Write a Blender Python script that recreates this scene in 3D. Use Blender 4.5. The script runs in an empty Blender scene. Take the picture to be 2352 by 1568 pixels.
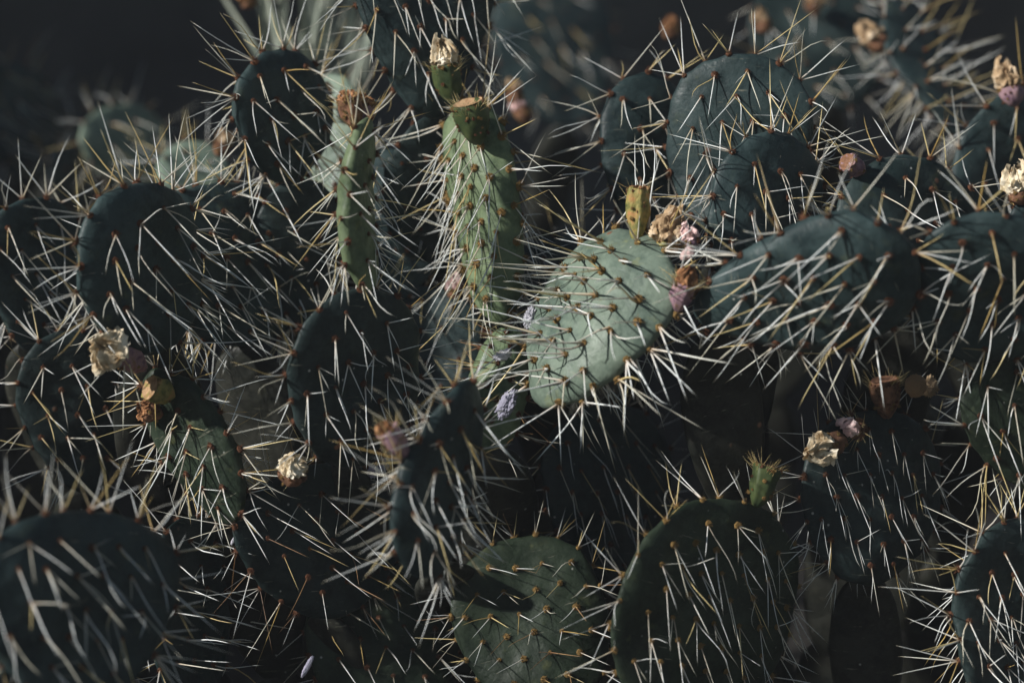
import bpy, bmesh, math, random
from mathutils import Vector, Matrix, Quaternion, noise
from mathutils.kdtree import KDTree

rnd = random.Random(11)
R = math.radians
C = bpy.context.scene.collection
scn = bpy.context.scene

# ---------------------------------------------------------------- camera
FOCUS = 2.5
PITCH = R(20)
CTR = Vector((0, 0, 0.80))
FWD = Vector((0, math.cos(PITCH), -math.sin(PITCH)))
RIGHT = Vector((1, 0, 0))
UP = RIGHT.cross(FWD)
CAM = CTR - FWD * FOCUS
camd = bpy.data.cameras.new('camera')
cam = bpy.data.objects.new('camera', camd)
C.objects.link(cam)
cam.location = CAM
cam.rotation_euler = (math.pi / 2 - PITCH, 0, 0)
camd.lens = 85
camd.sensor_width = 36
camd.clip_start = 0.05
camd.clip_end = 500
camd.dof.use_dof = True
camd.dof.focus_distance = FOCUS
camd.dof.aperture_fstop = 1.9
scn.camera = cam

# ---------------------------------------------------------------- light
SUN_FROM = Vector((-0.79, -0.27, 0.53)).normalized()
w = bpy.data.worlds.new('World')
scn.world = w
w.use_nodes = True
nt = w.node_tree
nt.nodes.clear()
out = nt.nodes.new('ShaderNodeOutputWorld')
bg = nt.nodes.new('ShaderNodeBackground')
sky = nt.nodes.new('ShaderNodeTexSky')
sky.sky_type = 'NISHITA'
sky.sun_disc = False
sky.sun_elevation = math.asin(SUN_FROM.z)
sky.sun_rotation = math.atan2(SUN_FROM.x, SUN_FROM.y)
sky.air_density = 1.6
sky.dust_density = 0.3
sky.ozone_density = 2.0
bg.inputs['Strength'].default_value = 0.04
nt.links.new(sky.outputs[0], bg.inputs['Color'])
nt.links.new(bg.outputs[0], out.inputs['Surface'])
sd = bpy.data.lights.new('sun', 'SUN')
sd.energy = 5.0
sd.angle = R(1.5)
sd.color = (1.0, 0.975, 0.93)
sun = bpy.data.objects.new('sun', sd)
C.objects.link(sun)
sun.rotation_euler = (-SUN_FROM).to_track_quat('-Z', 'Y').to_euler()

scn.view_settings.view_transform = 'Standard'
scn.view_settings.look = 'None'
scn.view_settings.exposure = 0.24
scn.view_settings.gamma = 1
scn.view_settings.use_curve_mapping = False
scn.cycles.use_denoising = True
scn.cycles.max_bounces = 5
scn.cycles.diffuse_bounces = 3
scn.cycles.glossy_bounces = 2
scn.cycles.transmission_bounces = 3


# ---------------------------------------------------------------- helpers
def P(x, y, d=0.0):
    """a point of the place: x, y on a 2352 x 1568 grid, d metres beyond the focus distance"""
    k = 36.0 / 85.0 / 2352.0
    return CAM + (FWD + RIGHT * ((x - 1176) * k) + UP * ((784 - y) * k)) * (FOCUS + d)


def px(d=0.0):
    return 36.0 / 85.0 / 2352.0 * (FOCUS + d)


def link(name, data, parent=None, mat=None):
    o = bpy.data.objects.new(name, data)
    C.objects.link(o)
    if parent:
        o.parent = parent
    if mat:
        data.materials.append(mat)
    return o


def thing(o, label, cat, group=None):
    o['label'] = label
    o['category'] = cat
    if group:
        o['group'] = group
    return o


def mesh(name, verts, faces, smooth=True, uvs=None):
    me = bpy.data.meshes.new(name)
    me.from_pydata(verts, [], faces)
    if uvs:
        lay = me.uv_layers.new(name='UVMap')
        idx = [0] * len(me.loops)
        me.loops.foreach_get('vertex_index', idx)
        flat = []
        for i in idx:
            flat += uvs[i]
        lay.data.foreach_set('uv', flat)
    if smooth:
        me.polygons.foreach_set('use_smooth', [True] * len(me.polygons))
    me.update()
    return me


def nn(p, s=1.0, off=0.0):
    return noise.noise(Vector((p[0] * s + off, p[1] * s - off, p[2] * s + off * .37)))


# ---------------------------------------------------------------- materials
class NB:
    def __init__(self, name, rough=0.6):
        self.m = bpy.data.materials.new(name)
        self.m.use_nodes = True
        self.t = self.m.node_tree
        self.b = self.t.nodes['Principled BSDF']
        self.b.inputs['Roughness'].default_value = rough

    def n(self, kind, **kw):
        x = self.t.nodes.new(kind)
        for k, v in kw.items():
            if hasattr(x, k):
                setattr(x, k, v)
            else:
                x.inputs[k.replace('_', ' ')].default_value = v
        return x

    def l(self, a, b):
        self.t.links.new(a, b)

    def noise(self, scale, detail=4, coord=None, rough=0.55):
        x = self.n('ShaderNodeTexNoise')
        x.inputs['Scale'].default_value = scale
        x.inputs['Detail'].default_value = detail
        x.inputs['Roughness'].default_value = rough
        if coord is not None:
            self.l(coord, x.inputs['Vector'])
        return x

    def ramp(self, src, stops):
        x = self.n('ShaderNodeValToRGB')
        e = x.color_ramp.elements
        while len(e) < len(stops):
            e.new(0.5)
        for i, (p, c) in enumerate(stops):
            e[i].position = p
            e[i].color = (c[0], c[1], c[2], 1)
        self.l(src, x.inputs[0])
        return x

    def mix(self, fac, a, b, mode='MIX'):
        x = self.n('ShaderNodeMixRGB')
        x.blend_type = mode
        for i, v in ((0, fac), (1, a), (2, b)):
            if isinstance(v, (int, float)):
                x.inputs[i].default_value = v
            elif isinstance(v, tuple):
                x.inputs[i].default_value = (v[0], v[1], v[2], 1)
            else:
                self.l(v, x.inputs[i])
        return x.outputs[0]

    def bump(self, h, strength, dist=0.001, prev=None):
        x = self.n('ShaderNodeBump')
        x.inputs['Strength'].default_value = strength
        x.inputs['Distance'].default_value = dist
        self.l(h, x.inputs['Height'])
        if prev is not None:
            self.l(prev, x.inputs['Normal'])
        return x.outputs[0]


def pad_material(name, cA, cB, yellow=0.25):
    k = NB(name, 0.5)
    tc = k.n('ShaderNodeTexCoord')
    oi = k.n('ShaderNodeObjectInfo')
    add = k.n('ShaderNodeVectorMath')
    add.operation = 'ADD'
    comb = k.n('ShaderNodeCombineXYZ')
    mul = k.n('ShaderNodeMath', operation='MULTIPLY')
    mul.inputs[1].default_value = 13.0
    k.l(oi.outputs['Random'], mul.inputs[0])
    k.l(mul.outputs[0], comb.inputs[0])
    k.l(tc.outputs['Object'], add.inputs[0])
    k.l(comb.outputs[0], add.inputs[1])
    v = add.outputs[0]
    big = k.noise(14, 5, v)
    fine = k.noise(120, 5, v)
    blot = k.noise(38, 4, v, 0.6)
    col = k.mix(k.ramp(big.outputs[0], [(0.35, (0, 0, 0)), (0.65, (1, 1, 1))]).outputs[0], cA, cB)
    yel = k.ramp(blot.outputs[0], [(0.60, (0, 0, 0)), (0.78, (yellow, yellow, yellow))])
    col = k.mix(yel.outputs[0], col, (0.30, 0.30, 0.10))
    col = k.mix(0.45, col, k.ramp(fine.outputs[0], [(0.3, (0.55, 0.6, 0.6)), (0.75, (1.3, 1.3, 1.3))]).outputs[0], 'MULTIPLY')
    wx = k.noise(22, 6, v, 0.75)
    wax = k.ramp(wx.outputs[0], [(0.44, (0, 0, 0)), (0.58, (0.55, 0.55, 0.55))])
    col = k.mix(wax.outputs[0], col, tuple(min(1, c_ * 1.45 + 0.012) for c_ in cB))
    mp = k.n('ShaderNodeMapping')
    mp.inputs['Scale'].default_value = (9, 90, 9)
    mp.inputs['Rotation'].default_value = (0, 0, 0.5)
    k.l(v, mp.inputs['Vector'])
    scn_ = k.noise(3, 3, mp.outputs[0], 0.7)
    scr = k.ramp(scn_.outputs[0], [(0.66, (0, 0, 0)), (0.72, (0.5, 0.5, 0.5))])
    col = k.mix(scr.outputs[0], col, (0.26, 0.25, 0.19))
    # corky scars and small pale dust specks
    vor = k.n('ShaderNodeTexVoronoi')
    vor.inputs['Scale'].default_value = 75
    k.l(v, vor.inputs['Vector'])
    gate = k.noise(55, 1, v)
    spot = k.ramp(vor.outputs['Distance'], [(0.07, (1, 1, 1)), (0.13, (0, 0, 0))])
    gr = k.ramp(gate.outputs[0], [(0.60, (0, 0, 0)), (0.64, (1, 1, 1))])
    m1 = k.mix(1.0, spot.outputs[0], gr.outputs[0], 'MULTIPLY')
    col = k.mix(m1, col, (0.36, 0.36, 0.33))
    vor2 = k.n('ShaderNodeTexVoronoi')
    vor2.inputs['Scale'].default_value = 26
    k.l(v, vor2.inputs['Vector'])
    gate2 = k.noise(19, 1, v)
    spot2 = k.ramp(vor2.outputs['Distance'], [(0.06, (1, 1, 1)), (0.11, (0, 0, 0))])
    gr2 = k.ramp(gate2.outputs[0], [(0.62, (0, 0, 0)), (0.66, (1, 1, 1))])
    m2 = k.mix(1.0, spot2.outputs[0], gr2.outputs[0], 'MULTIPLY')
    col = k.mix(m2, col, (0.20, 0.10, 0.06))
    hsv = k.n('ShaderNodeHueSaturation')
    r2 = k.n('ShaderNodeMapRange')
    r2.inputs['To Min'].default_value = 0.8
    r2.inputs['To Max'].default_value = 1.15
    k.l(oi.outputs['Random'], r2.inputs['Value'])
    k.l(r2.outputs[0], hsv.inputs['Value'])
    k.l(col, hsv.inputs['Color'])
    k.l(hsv.outputs[0], k.b.inputs['Base Color'])
    rr = k.ramp(blot.outputs[0], [(0.3, (0.42, 0.42, 0.42)), (0.7, (0.62, 0.62, 0.62))])
    k.l(rr.outputs[0], k.b.inputs['Roughness'])
    nb = k.bump(big.outputs[0], 0.6, 0.010)
    nb = k.bump(blot.outputs[0], 0.5, 0.003, nb)
    nb = k.bump(fine.outputs[0], 0.35, 0.0010, nb)
    nb = k.bump(m2, 0.6, 0.001, nb)
    k.l(nb, k.b.inputs['Normal'])
    k.b.inputs['Specular IOR Level'].default_value = 0.2
    return k.m


M = {}
M['pad'] = pad_material('cactus_skin', (0.012, 0.023, 0.025), (0.023, 0.040, 0.040), 0.15)  # shade of faces turned from the sun is put into this skin
M['pad_light'] = pad_material('cactus_skin_glaucous', (0.078, 0.114, 0.092), (0.140, 0.178, 0.136), 0.5)  # glaucous skin, also the paler copy for pads in the sun
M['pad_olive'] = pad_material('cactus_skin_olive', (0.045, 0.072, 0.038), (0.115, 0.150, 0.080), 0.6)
M['pad_green'] = pad_material('cactus_skin_green', (0.010, 0.018, 0.011), (0.020, 0.031, 0.017), 0.25)  # dim light on the low pads is put into this dark green
M['pad_shaded'] = pad_material('cactus_skin_shaded', (0.010, 0.020, 0.020), (0.018, 0.030, 0.029), 0.1)  # darkest copy of the skin, shadow put into its colour


def spine_material(name, base, mid, tip, var):
    k = NB(name, 0.38)
    uv = k.n('ShaderNodeUVMap')
    sep = k.n('ShaderNodeSeparateXYZ')
    k.l(uv.outputs[0], sep.inputs[0])
    oi = k.n('ShaderNodeObjectInfo')
    ad = k.n('ShaderNodeMath', operation='ADD')
    k.l(sep.outputs[0], ad.inputs[0])
    k.l(oi.outputs['Random'], ad.inputs[1])
    fr = k.n('ShaderNodeMath', operation='FRACT')
    k.l(ad.outputs[0], fr.inputs[0])
    g = k.ramp(sep.outputs[1], [(0.0, base), (0.10, tuple((a + b) / 2 for a, b in zip(base, mid))), (0.38, mid), (0.85, mid), (1.0, tip)])
    vv = k.ramp(fr.outputs[0], [(0.0, (0.42, 0.40, 0.38)), (0.18, var), (0.55, (0.95, 0.96, 0.98)), (1.0, (1.06, 1.08, 1.12))])
    col = k.mix(1.0, g.outputs[0], vv.outputs[0], 'MULTIPLY')
    tc = k.n('ShaderNodeTexCoord')
    bn = k.noise(9, 3, uv.outputs[0])
    col = k.mix(0.35, col, k.ramp(bn.outputs[0], [(0.35, (0.6, 0.55, 0.5)), (0.6, (1, 1, 1))]).outputs[0], 'MULTIPLY')
    k.l(col, k.b.inputs['Base Color'])
    k.b.inputs['Specular IOR Level'].default_value = 0.6
    k.b.inputs['Subsurface Weight'].default_value = 0.0
    return k.m


M['spine_pale'] = spine_material('spine_pale', (0.36, 0.22, 0.10), (0.86, 0.88, 0.84), (0.70, 0.62, 0.42), (0.86, 0.80, 0.66))
M['spine_straw'] = spine_material('spine_straw', (0.22, 0.10, 0.03), (0.72, 0.58, 0.27), (0.82, 0.78, 0.58), (0.74, 0.64, 0.46))
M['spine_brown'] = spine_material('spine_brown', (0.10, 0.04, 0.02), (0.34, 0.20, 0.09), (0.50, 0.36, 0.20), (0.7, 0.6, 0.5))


def simple(name, c1, c2, scale=60, rough=0.85, bump=0.5, trans=0.0, c3=None):
    k = NB(name, rough)
    tc = k.n('ShaderNodeTexCoord')
    n1 = k.noise(scale, 5, tc.outputs['Object'], 0.6)
    st = [(0.35, c1), (0.62, c2)]
    if c3:
        st = [(0.32, c1), (0.5, c2), (0.66, c3)]
    r = k.ramp(n1.outputs[0], st)
    k.l(r.outputs[0], k.b.inputs['Base Color'])
    n2 = k.noise(scale * 5, 4, tc.outputs['Object'])
    k.l(k.bump(n2.outputs[0], bump, 0.001), k.b.inputs['Normal'])
    k.b.inputs['Specular IOR Level'].default_value = 0.2
    if trans:
        k.b.inputs['Subsurface Weight'].default_value = trans
        k.b.inputs['Subsurface Radius'].default_value = (0.004, 0.003, 0.002)
        k.b.inputs['Subsurface Scale'].default_value = 1.0
    return k.m


M['old'] = pad_material('old_woody_skin', (0.010, 0.012, 0.010), (0.020, 0.020, 0.015), 0.05)
M['areole'] = simple('areole_felt', (0.055, 0.022, 0.012), (0.17, 0.075, 0.04), 400, 0.95, 0.8)
M['areole_gold'] = simple('areole_felt_gold', (0.10, 0.06, 0.02), (0.32, 0.20, 0.07), 400, 0.95, 0.8)
M['fruit_green'] = simple('fruit_skin_green', (0.025, 0.042, 0.018), (0.075, 0.095, 0.035), 50, 0.45, 0.3)
M['fruit_orange'] = simple('fruit_skin_orange', (0.06, 0.08, 0.025), (0.26, 0.22, 0.07), 70, 0.6, 0.9, c3=(0.42, 0.20, 0.08))
M['fruit_purple'] = simple('fruit_skin_purple', (0.10, 0.05, 0.09), (0.30, 0.19, 0.21), 90, 0.8, 0.8, c3=(0.22, 0.13, 0.08))
M['fruit_brown'] = simple('fruit_skin_brown', (0.07, 0.035, 0.02), (0.26, 0.13, 0.075), 110, 0.9, 0.9)
M['tan'] = simple('fruit_scar_tan', (0.22, 0.12, 0.06), (0.48, 0.31, 0.17), 120, 0.9, 0.9)
M['petal_cream'] = simple('petal_dry_cream', (0.26, 0.16, 0.07), (0.66, 0.55, 0.38), 60, 0.8, 0.8, c3=(0.84, 0.76, 0.62))
M['petal_tan'] = simple('petal_dry_tan', (0.16, 0.10, 0.05), (0.42, 0.29, 0.17), 70, 0.85, 0.8, c3=(0.62, 0.50, 0.36))
M['petal_pink'] = simple('petal_dry_pink', (0.40, 0.24, 0.20), (0.72, 0.50, 0.48), 60, 0.8, 0.7, c3=(0.86, 0.74, 0.70))
M['petal_brown'] = simple('petal_dry_brown', (0.12, 0.05, 0.02), (0.38, 0.19, 0.09), 80, 0.9, 0.8)
M['wool'] = simple('insect_wax', (0.46, 0.45, 0.54), (0.88, 0.87, 0.92), 260, 0.95, 1.0)
M['wax_dark'] = simple('insect_wax_grey', (0.16, 0.15, 0.24), (0.66, 0.64, 0.76), 220, 0.95, 1.0)
M['cork'] = simple('cork_ring', (0.12, 0.07, 0.035), (0.30, 0.19, 0.09), 300, 0.95, 1.0)
M['soil'] = simple('soil', (0.014, 0.013, 0.012), (0.026, 0.023, 0.020), 6, 1.0, 1.0)
M['rock'] = simple('backdrop_rock', (0.05, 0.05, 0.054), (0.085, 0.085, 0.085), 3, 1.0, 1.0)
M['straw'] = simple('dry_leaf', (0.20, 0.24, 0.20), (0.42, 0.44, 0.36), 20, 0.7, 0.3)


# ---------------------------------------------------------------- shared small pieces
def spine_geo(bow, k, seg=5, sides=5):
    vs, fs, uv = [], [], []
    ph = k * 1.7
    for i in range(seg + 1):
        t = i / seg
        r = (1 - t) ** 0.62 * (1.0 if t > 0.02 else 1.25)
        b = bow * 4 * t * (1 - t) * 0.5 + bow * 0.4 * math.sin(t * 5 + ph)
        if i == seg:
            vs.append((b, 0, 1.0))
            uv.append((0, 1))
        else:
            for j in range(sides):
                a = j * 2 * math.pi / sides
                vs.append((b / 1 + 0, 0, t))
                vs[-1] = (b, 0, t, r * math.cos(a), r * math.sin(a))
                uv.append((0, t))
    for i in range(seg - 1):
        for j in range(sides):
            a, b2 = i * sides + j, i * sides + (j + 1) % sides
            fs.append((a, b2, b2 + sides, a + sides))
    top = seg * sides
    for j in range(sides):
        fs.append(((seg - 1) * sides + j, (seg - 1) * sides + (j + 1) % sides, top))
    return vs, fs, uv


# bows are in units of the spine's length; the radius is in units of REF_R
REF_R = 0.00066
REF_L = 0.044
SP = []
for k in range(7):
    SP.append(spine_geo([0.0, 0.03, 0.06, -0.045, 0.10, 0.015, 0.17][k], k))
SPINE_ME = {}
for mn in ('spine_pale', 'spine_straw', 'spine_brown'):
    for k, (vs, fs, uv) in enumerate(SP):
        vv = []
        for v in vs:
            if len(v) == 3:
                vv.append((v[0] * REF_L, 0, v[2] * REF_L))
            else:
                vv.append((v[0] * REF_L + v[3] * REF_R, v[4] * REF_R, v[2] * REF_L))
        me = mesh('spine', vv, fs, True, uv)
        me.materials.append(M[mn])
        SPINE_ME[(mn, k)] = me


def areole_mesh(seed, mat, bristles=22):
    r = random.Random(seed)
    bm = bmesh.new()
    bmesh.ops.create_icosphere(bm, subdivisions=2, radius=1.0)
    for v in bm.verts:
        n = 1 + 0.35 * nn(v.co, 1.7, seed * 3.1)
        v.co *= n
        v.co.z = v.co.z * 0.75
    for _ in range(bristles):
        d = Vector((r.gauss(0, 0.7), r.gauss(0, 0.7), abs(r.gauss(0.8, 0.3)))).normalized()
        ln = r.uniform(1.25, 2.1)
        s = d.orthogonal().normalized() * 0.11
        t = d.cross(s)
        a = bm.verts.new(d * 0.7 + s)
        b = bm.verts.new(d * 0.7 - s * 0.5 + t)
        c = bm.verts.new(d * 0.7 - s * 0.5 - t)
        e = bm.verts.new(d * ln)
        for f in ((a, b, e), (b, c, e), (c, a, e)):
            bm.faces.new(f)
    me = bpy.data.meshes.new('areole')
    bm.to_mesh(me)
    bm.free()
    me.materials.append(mat)
    return me


AREOLE = {'areole': [areole_mesh(i, M['areole']) for i in range(5)],
          'areole_gold': [areole_mesh(i + 9, M['areole_gold']) for i in range(5)]}


# ---------------------------------------------------------------- a pad
class Pad:
    """local frame: x across, y along (0 in the middle), z the face that looks at the viewer"""

    def __init__(self, L, W, T, seed, egg=0.22, bend=0.0, cup=0.0, wav=0.006, neck=0.0):
        self.L, self.W, self.T, self.seed = L, W, T, seed
        self.egg, self.bend, self.cup, self.wav, self.neck = egg, bend, cup, wav, neck
        self.knobs = []

    def plan(self, r, th):
        c, s = math.cos(th), math.sin(th)
        k = 1 + 0.085 * nn((math.cos(th), math.sin(th), 0), 1.1, self.seed) + 0.022 * nn((math.cos(th), math.sin(th), 0), 4.0, self.seed)
        x = self.W * 0.5 * s * (1 - self.egg * c) * r * k
        y = -self.L * 0.5 * c * r * k
        return x, y

    def surf(self, r, th, side):
        x, y = self.plan(r, th)
        rr = min(r, 1.0)
        z = side * self.T * 0.5 * (max(0.0, 1 - rr ** 3.4)) ** 0.5
        z *= 1 + 0.1 * nn((x, y, side), 18, self.seed)
        return self.warp(x, y, z)

    def warp(self, x, y, z):
        z2 = z + self.bend * (y / self.L * 2) ** 2 * 0.5 * self.L * 0.25 + self.cup * (x / self.W * 2) ** 2 * self.W * 0.12
        z2 += self.wav * nn((x, y, 0), 11, self.seed * 1.3)
        return Vector((x, y, z2))

    def build(self):
        NT, NR = 72, 20
        vs, fs = [], []
        kd = KDTree(max(1, len(self.knobs)))
        for i_, (kp, kn) in enumerate(self.knobs):
            kd.insert(kp, i_)
        kd.balance()
        for side in (1, -1):
            vs.append(self.surf(0, 0, side))
            for i in range(1, NR + 1):
                q = i / NR
                r = math.sin(q * math.pi / 2) ** 0.8 if i < NR else 1.0
                if side == -1 and i == NR:
                    continue
                for j in range(NT):
                    vs.append(self.surf(r, j * 2 * math.pi / NT, side))
        f0, b0 = 0, 1 + NR * NT

        def F(i, j):
            return 1 + (i - 1) * NT + j % NT

        def B(i, j):
            return F(NR, j) if i == NR else b0 + 1 + (i - 1) * NT + j % NT
        for j in range(NT):
            fs.append((0, F(1, j), F(1, j + 1)))
            fs.append((b0, B(1, j + 1), B(1, j)))
            for i in range(1, NR):
                fs.append((F(i, j), F(i + 1, j), F(i + 1, j + 1), F(i, j + 1)))
                fs.append((B(i, j), B(i, j + 1), B(i + 1, j + 1), B(i + 1, j)))
        if self.knobs:
            for i_, v in enumerate(vs):
                for co, ix, ds in kd.find_range(v, 0.016):
                    vs[i_] = vs[i_] + self.knobs[ix][1] * 0.0019 * math.exp(-(ds / 0.0065) ** 2)
        me = bpy.data.meshes.new('pad')
        me.from_pydata([tuple(v) for v in vs], [], fs)
        me.polygons.foreach_set('use_smooth', [True] * len(me.polygons))
        me.update()
        return me

    def inv(self, x, y):
        c = 0.0
        for _ in range(8):
            X = x / (1 - self.egg * c) / (self.W * .5)
            Y = -y / (self.L * .5)
            r = math.hypot(X, Y)
            c = Y / r if r > 1e-6 else 0
        return r, math.atan2(X, Y)

    def sites(self, spacing, r, faces=(1, -1)):
        """(point, normal, outward-in-plane, kind)"""
        res = []
        rot = r.uniform(-0.25, 0.25)
        n = int(self.L / spacing) + 2
        for side in faces:
            for i in range(-n, n + 1):
                for j in range(-n, n + 1):
                    a = (i + 0.5 * (j % 2)) * spacing
                    b = j * spacing * 0.84
                    x = a * math.cos(rot) - b * math.sin(rot) + r.uniform(-.10, .10) * spacing
                    y = a * math.sin(rot) + b * math.cos(rot) + r.uniform(-.10, .10) * spacing
                    rr, th = self.inv(x, y)
                    if rr > 0.86:
                        continue
                    p = self.surf(rr, th, side)
                    px_ = self.surf_xy(x + 1e-3, y, side) - p
                    py_ = self.surf_xy(x, y + 1e-3, side) - p
                    nm = px_.cross(py_).normalized() * side
                    ow = Vector((p.x, p.y, 0))
                    res.append((p, nm, ow.normalized() if ow.length > 1e-6 else Vector((0, 1, 0)), 'face'))
        # rim
        pts = []
        th = 0.42
        last = None
        acc = 0
        k = 0
        while th < 2 * math.pi - 0.42:
            p = self.surf(1.0, th, 1)
            if last is not None:
                acc += (p - last).length
            if last is None or acc > spacing * 0.80:
                acc = 0
                k += 1
                q = self.surf(0.985, th + 0.0, 1 if k % 2 else -1)
                t = (self.surf(1.0, th + 0.02, 1) - p).normalized()
                o = t.cross(Vector((0, 0, 1)))
                if o.dot(Vector((p.x, p.y, 0))) < 0:
                    o = -o
                nm = (o + Vector((0, 0, 0.45 if k % 2 else -0.45))).normalized()
                res.append((q, nm, o.normalized(), 'rim'))
            last = p
            th += 0.02
        return res

    def surf_xy(self, x, y, side):
        rr, th = self.inv(x, y)
        return self.surf(rr, th, side)


def stick_frame(p, d, roll=0.0):
    q = Vector((0, 0, 1)).rotation_difference(d)
    return Matrix.Translation(p) @ (q @ Quaternion((0, 0, 1), roll)).to_matrix().to_4x4()


class Merge:
    def __init__(self):
        self.v, self.f, self.uv, self.mi = [], [], [], []

    def add_spine(self, mat4, k, sr, sl, slot, u):
        vs, fs, uv = SP[k]
        b = len(self.v)
        for v in vs:
            if len(v) == 3:
                q = Vector((v[0] * REF_L * sr, 0, v[2] * REF_L * sl))
            else:
                q = Vector(((v[0] * REF_L + v[3] * REF_R) * sr, v[4] * REF_R * sr, v[2] * REF_L * sl))
            self.v.append(tuple(mat4 @ q))
        self.uv += [(u, t) for _, t in uv]
        for f in fs:
            self.f.append(tuple(i + b for i in f))
            self.mi.append(slot)

    def build(self, name, parent, mats):
        me = mesh(name, self.v, self.f, True, self.uv)
        for m_ in mats:
            me.materials.append(m_)
        me.polygons.foreach_set('material_index', self.mi)
        o = link(name, me, parent)
        o['kind'] = 'stuff'
        return o


SLOTS = ['spine_pale', 'spine_straw', 'spine_brown']
COUNT = {'spine': 0, 'areole': 0}
GRAV = Vector((0, 0, -1))


class Plant:
    def __init__(self, label, foot, group=None, individual=True):
        self.root = bpy.data.objects.new('prickly_pear_cactus', None)
        self.root.empty_display_size = 0.05
        C.objects.link(self.root)
        self.root.location = foot
        thing(self.root, label, 'cactus', group)
        self.specs = []       # (score, kind, data...)
        self.individual = individual
        self.inv = Matrix.Translation(-Vector(foot))

    def pad(self, bx, by, bd, tx, ty, td, W, phi, T=0.021, mat='pad', spacing=0.030, slen=1.0, fall=0.6, grav=0.5,
            nsp=(1, 3), rim=(2, 4), egg=0.22, bend=0.25, cup=0.0, straw=0.3, brown=0.0, are='areole', sthick=1.0,
            world=None, spines=True, seed=None, wav=0.013, bare=False):
        r = random.Random(seed if seed is not None else rnd.randrange(10 ** 6))
        if world:
            B, Tt = world
            Wm = W
        else:
            B, Tt = P(bx, by, bd), P(tx, ty, td)
            Wm = W * px((bd + td) / 2)
        ax = Tt - B
        L = ax.length
        ax.normalize()
        mid = (B + Tt) / 2
        view = (mid - CAM).normalized()
        n0 = (-view - ax * (-view).dot(ax)).normalized()
        sd_ = ax.cross(n0)
        if (sd_.x if abs(ax.z) > 0.3 else sd_.x) < 0:
            sd_ = -sd_
        if abs(ax.z) <= 0.35:            # pads that lie across: positive phi turns the face down
            sd_ = ax.cross(n0)
            if sd_.z > 0:
                sd_ = -sd_
        ph = R(phi)
        n = (n0 * math.cos(ph) + sd_ * math.sin(ph)).normalized()
        x = ax.cross(n).normalized()
        m = Matrix((x, ax, n)).transposed().to_4x4()
        m.translation = mid
        pd = Pad(L, Wm, T, r.uniform(0, 50), egg, bend, cup, wav)
        sites = pd.sites(spacing, r)
        if not bare:
            pd.knobs = [(a_, b_) for (a_, b_, c_, d_) in sites]
        o = link('pad', pd.build(), self.root, M[mat])
        o.matrix_local = self.inv @ m
        mr = m.to_3x3()
        gl = mr.inverted() @ GRAV
        front = n.dot(-view)
        for (p, nm, ow, kind) in ([] if bare else sites):
            p = p + nm * 0.0017
            wn = (mr @ nm)
            vis = wn.dot(-view)
            hidden = kind == 'face' and vis < -0.25
            rs = r.uniform(0.0019, 0.0034) * (T / 0.021) ** 0.5
            if kind == 'rim':
                rs *= 1.12
            self.specs.append((0.0 if hidden else 1.0 + r.random() * .01, 'areole', o, m, p, nm, rs, are, r.randrange(5)))
            if not spines:
                continue
            down = (Vector((0, -1, 0)) * (1 - grav) + gl * grav)
            down = down - nm * down.dot(nm)
            if down.length > 1e-4:
                down.normalize()
            lat = nm.cross(down)
            num = r.randint(*(rim if kind == 'rim' else nsp))
            if kind == 'face' and p.y < -0.36 * L:
                num = min(num, 2)
            for q in range(num):
                if kind == 'face':
                    if q == 0:
                        d = nm * r.uniform(0.45, 0.8) + down * fall * r.uniform(0.9, 1.5) + lat * r.gauss(0, 0.22)
                        ln = r.uniform(0.85, 1.25)
                    elif q == 1:
                        d = nm * r.uniform(0.3, 0.6) + down * fall * 1.3 + lat * r.choice((-1, 1)) * r.uniform(0.25, 0.55)
                        ln = r.uniform(0.45, 0.95)
                    else:
                        d = nm * 0.6 + down * r.uniform(-0.35, 0.5) + lat * r.gauss(0, 0.8)
                        ln = r.uniform(0.3, 0.8)
                else:
                    d = ow * r.uniform(0.5, 1.0) + Vector((0, 0, 1)) * r.gauss(0, 0.5) + ow.cross(Vector((0, 0, 1))) * r.gauss(0, 0.42) + gl * grav * r.uniform(-0.1, 0.35)
                    ln = r.uniform(0.45, 1.35)
                d.normalize()
                ln *= slen * 1.22
                u = r.random()
                up_ = (mr @ d).z
                sw = straw * 0.6 + (0.28 if up_ > 0.3 else 0)
                mn = 'spine_brown' if u < brown else ('spine_straw' if u < brown + sw else 'spine_pale')
                kk = r.choice((0, 0, 1, 1, 2, 3, 3, 5, 5, 4)) if r.random() > 0.07 else 6
                th = sthick * r.uniform(0.75, 1.15) * (0.75 + 0.3 * min(ln, 1.2))
                wp = m @ p
                inframe = 1
                cs = (wp - CAM)
                dd = cs.dot(FWD)
                if abs(cs.dot(RIGHT)) / dd > 0.2118 * 1.08 or abs(cs.dot(UP)) / dd > 0.141 * 1.1:
                    inframe = 0
                sc = ln * (0.0 if hidden else 1.0) * (1.0 + (0.5 if kind == 'rim' else 0)) * inframe / dd
                self.specs.append((sc, 'spine', o, m, p + nm * rs * 0.3, d, kk, th, ln, mn, r.uniform(0, 6.28), u))
        self.last = (o, m, pd)
        return self

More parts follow.
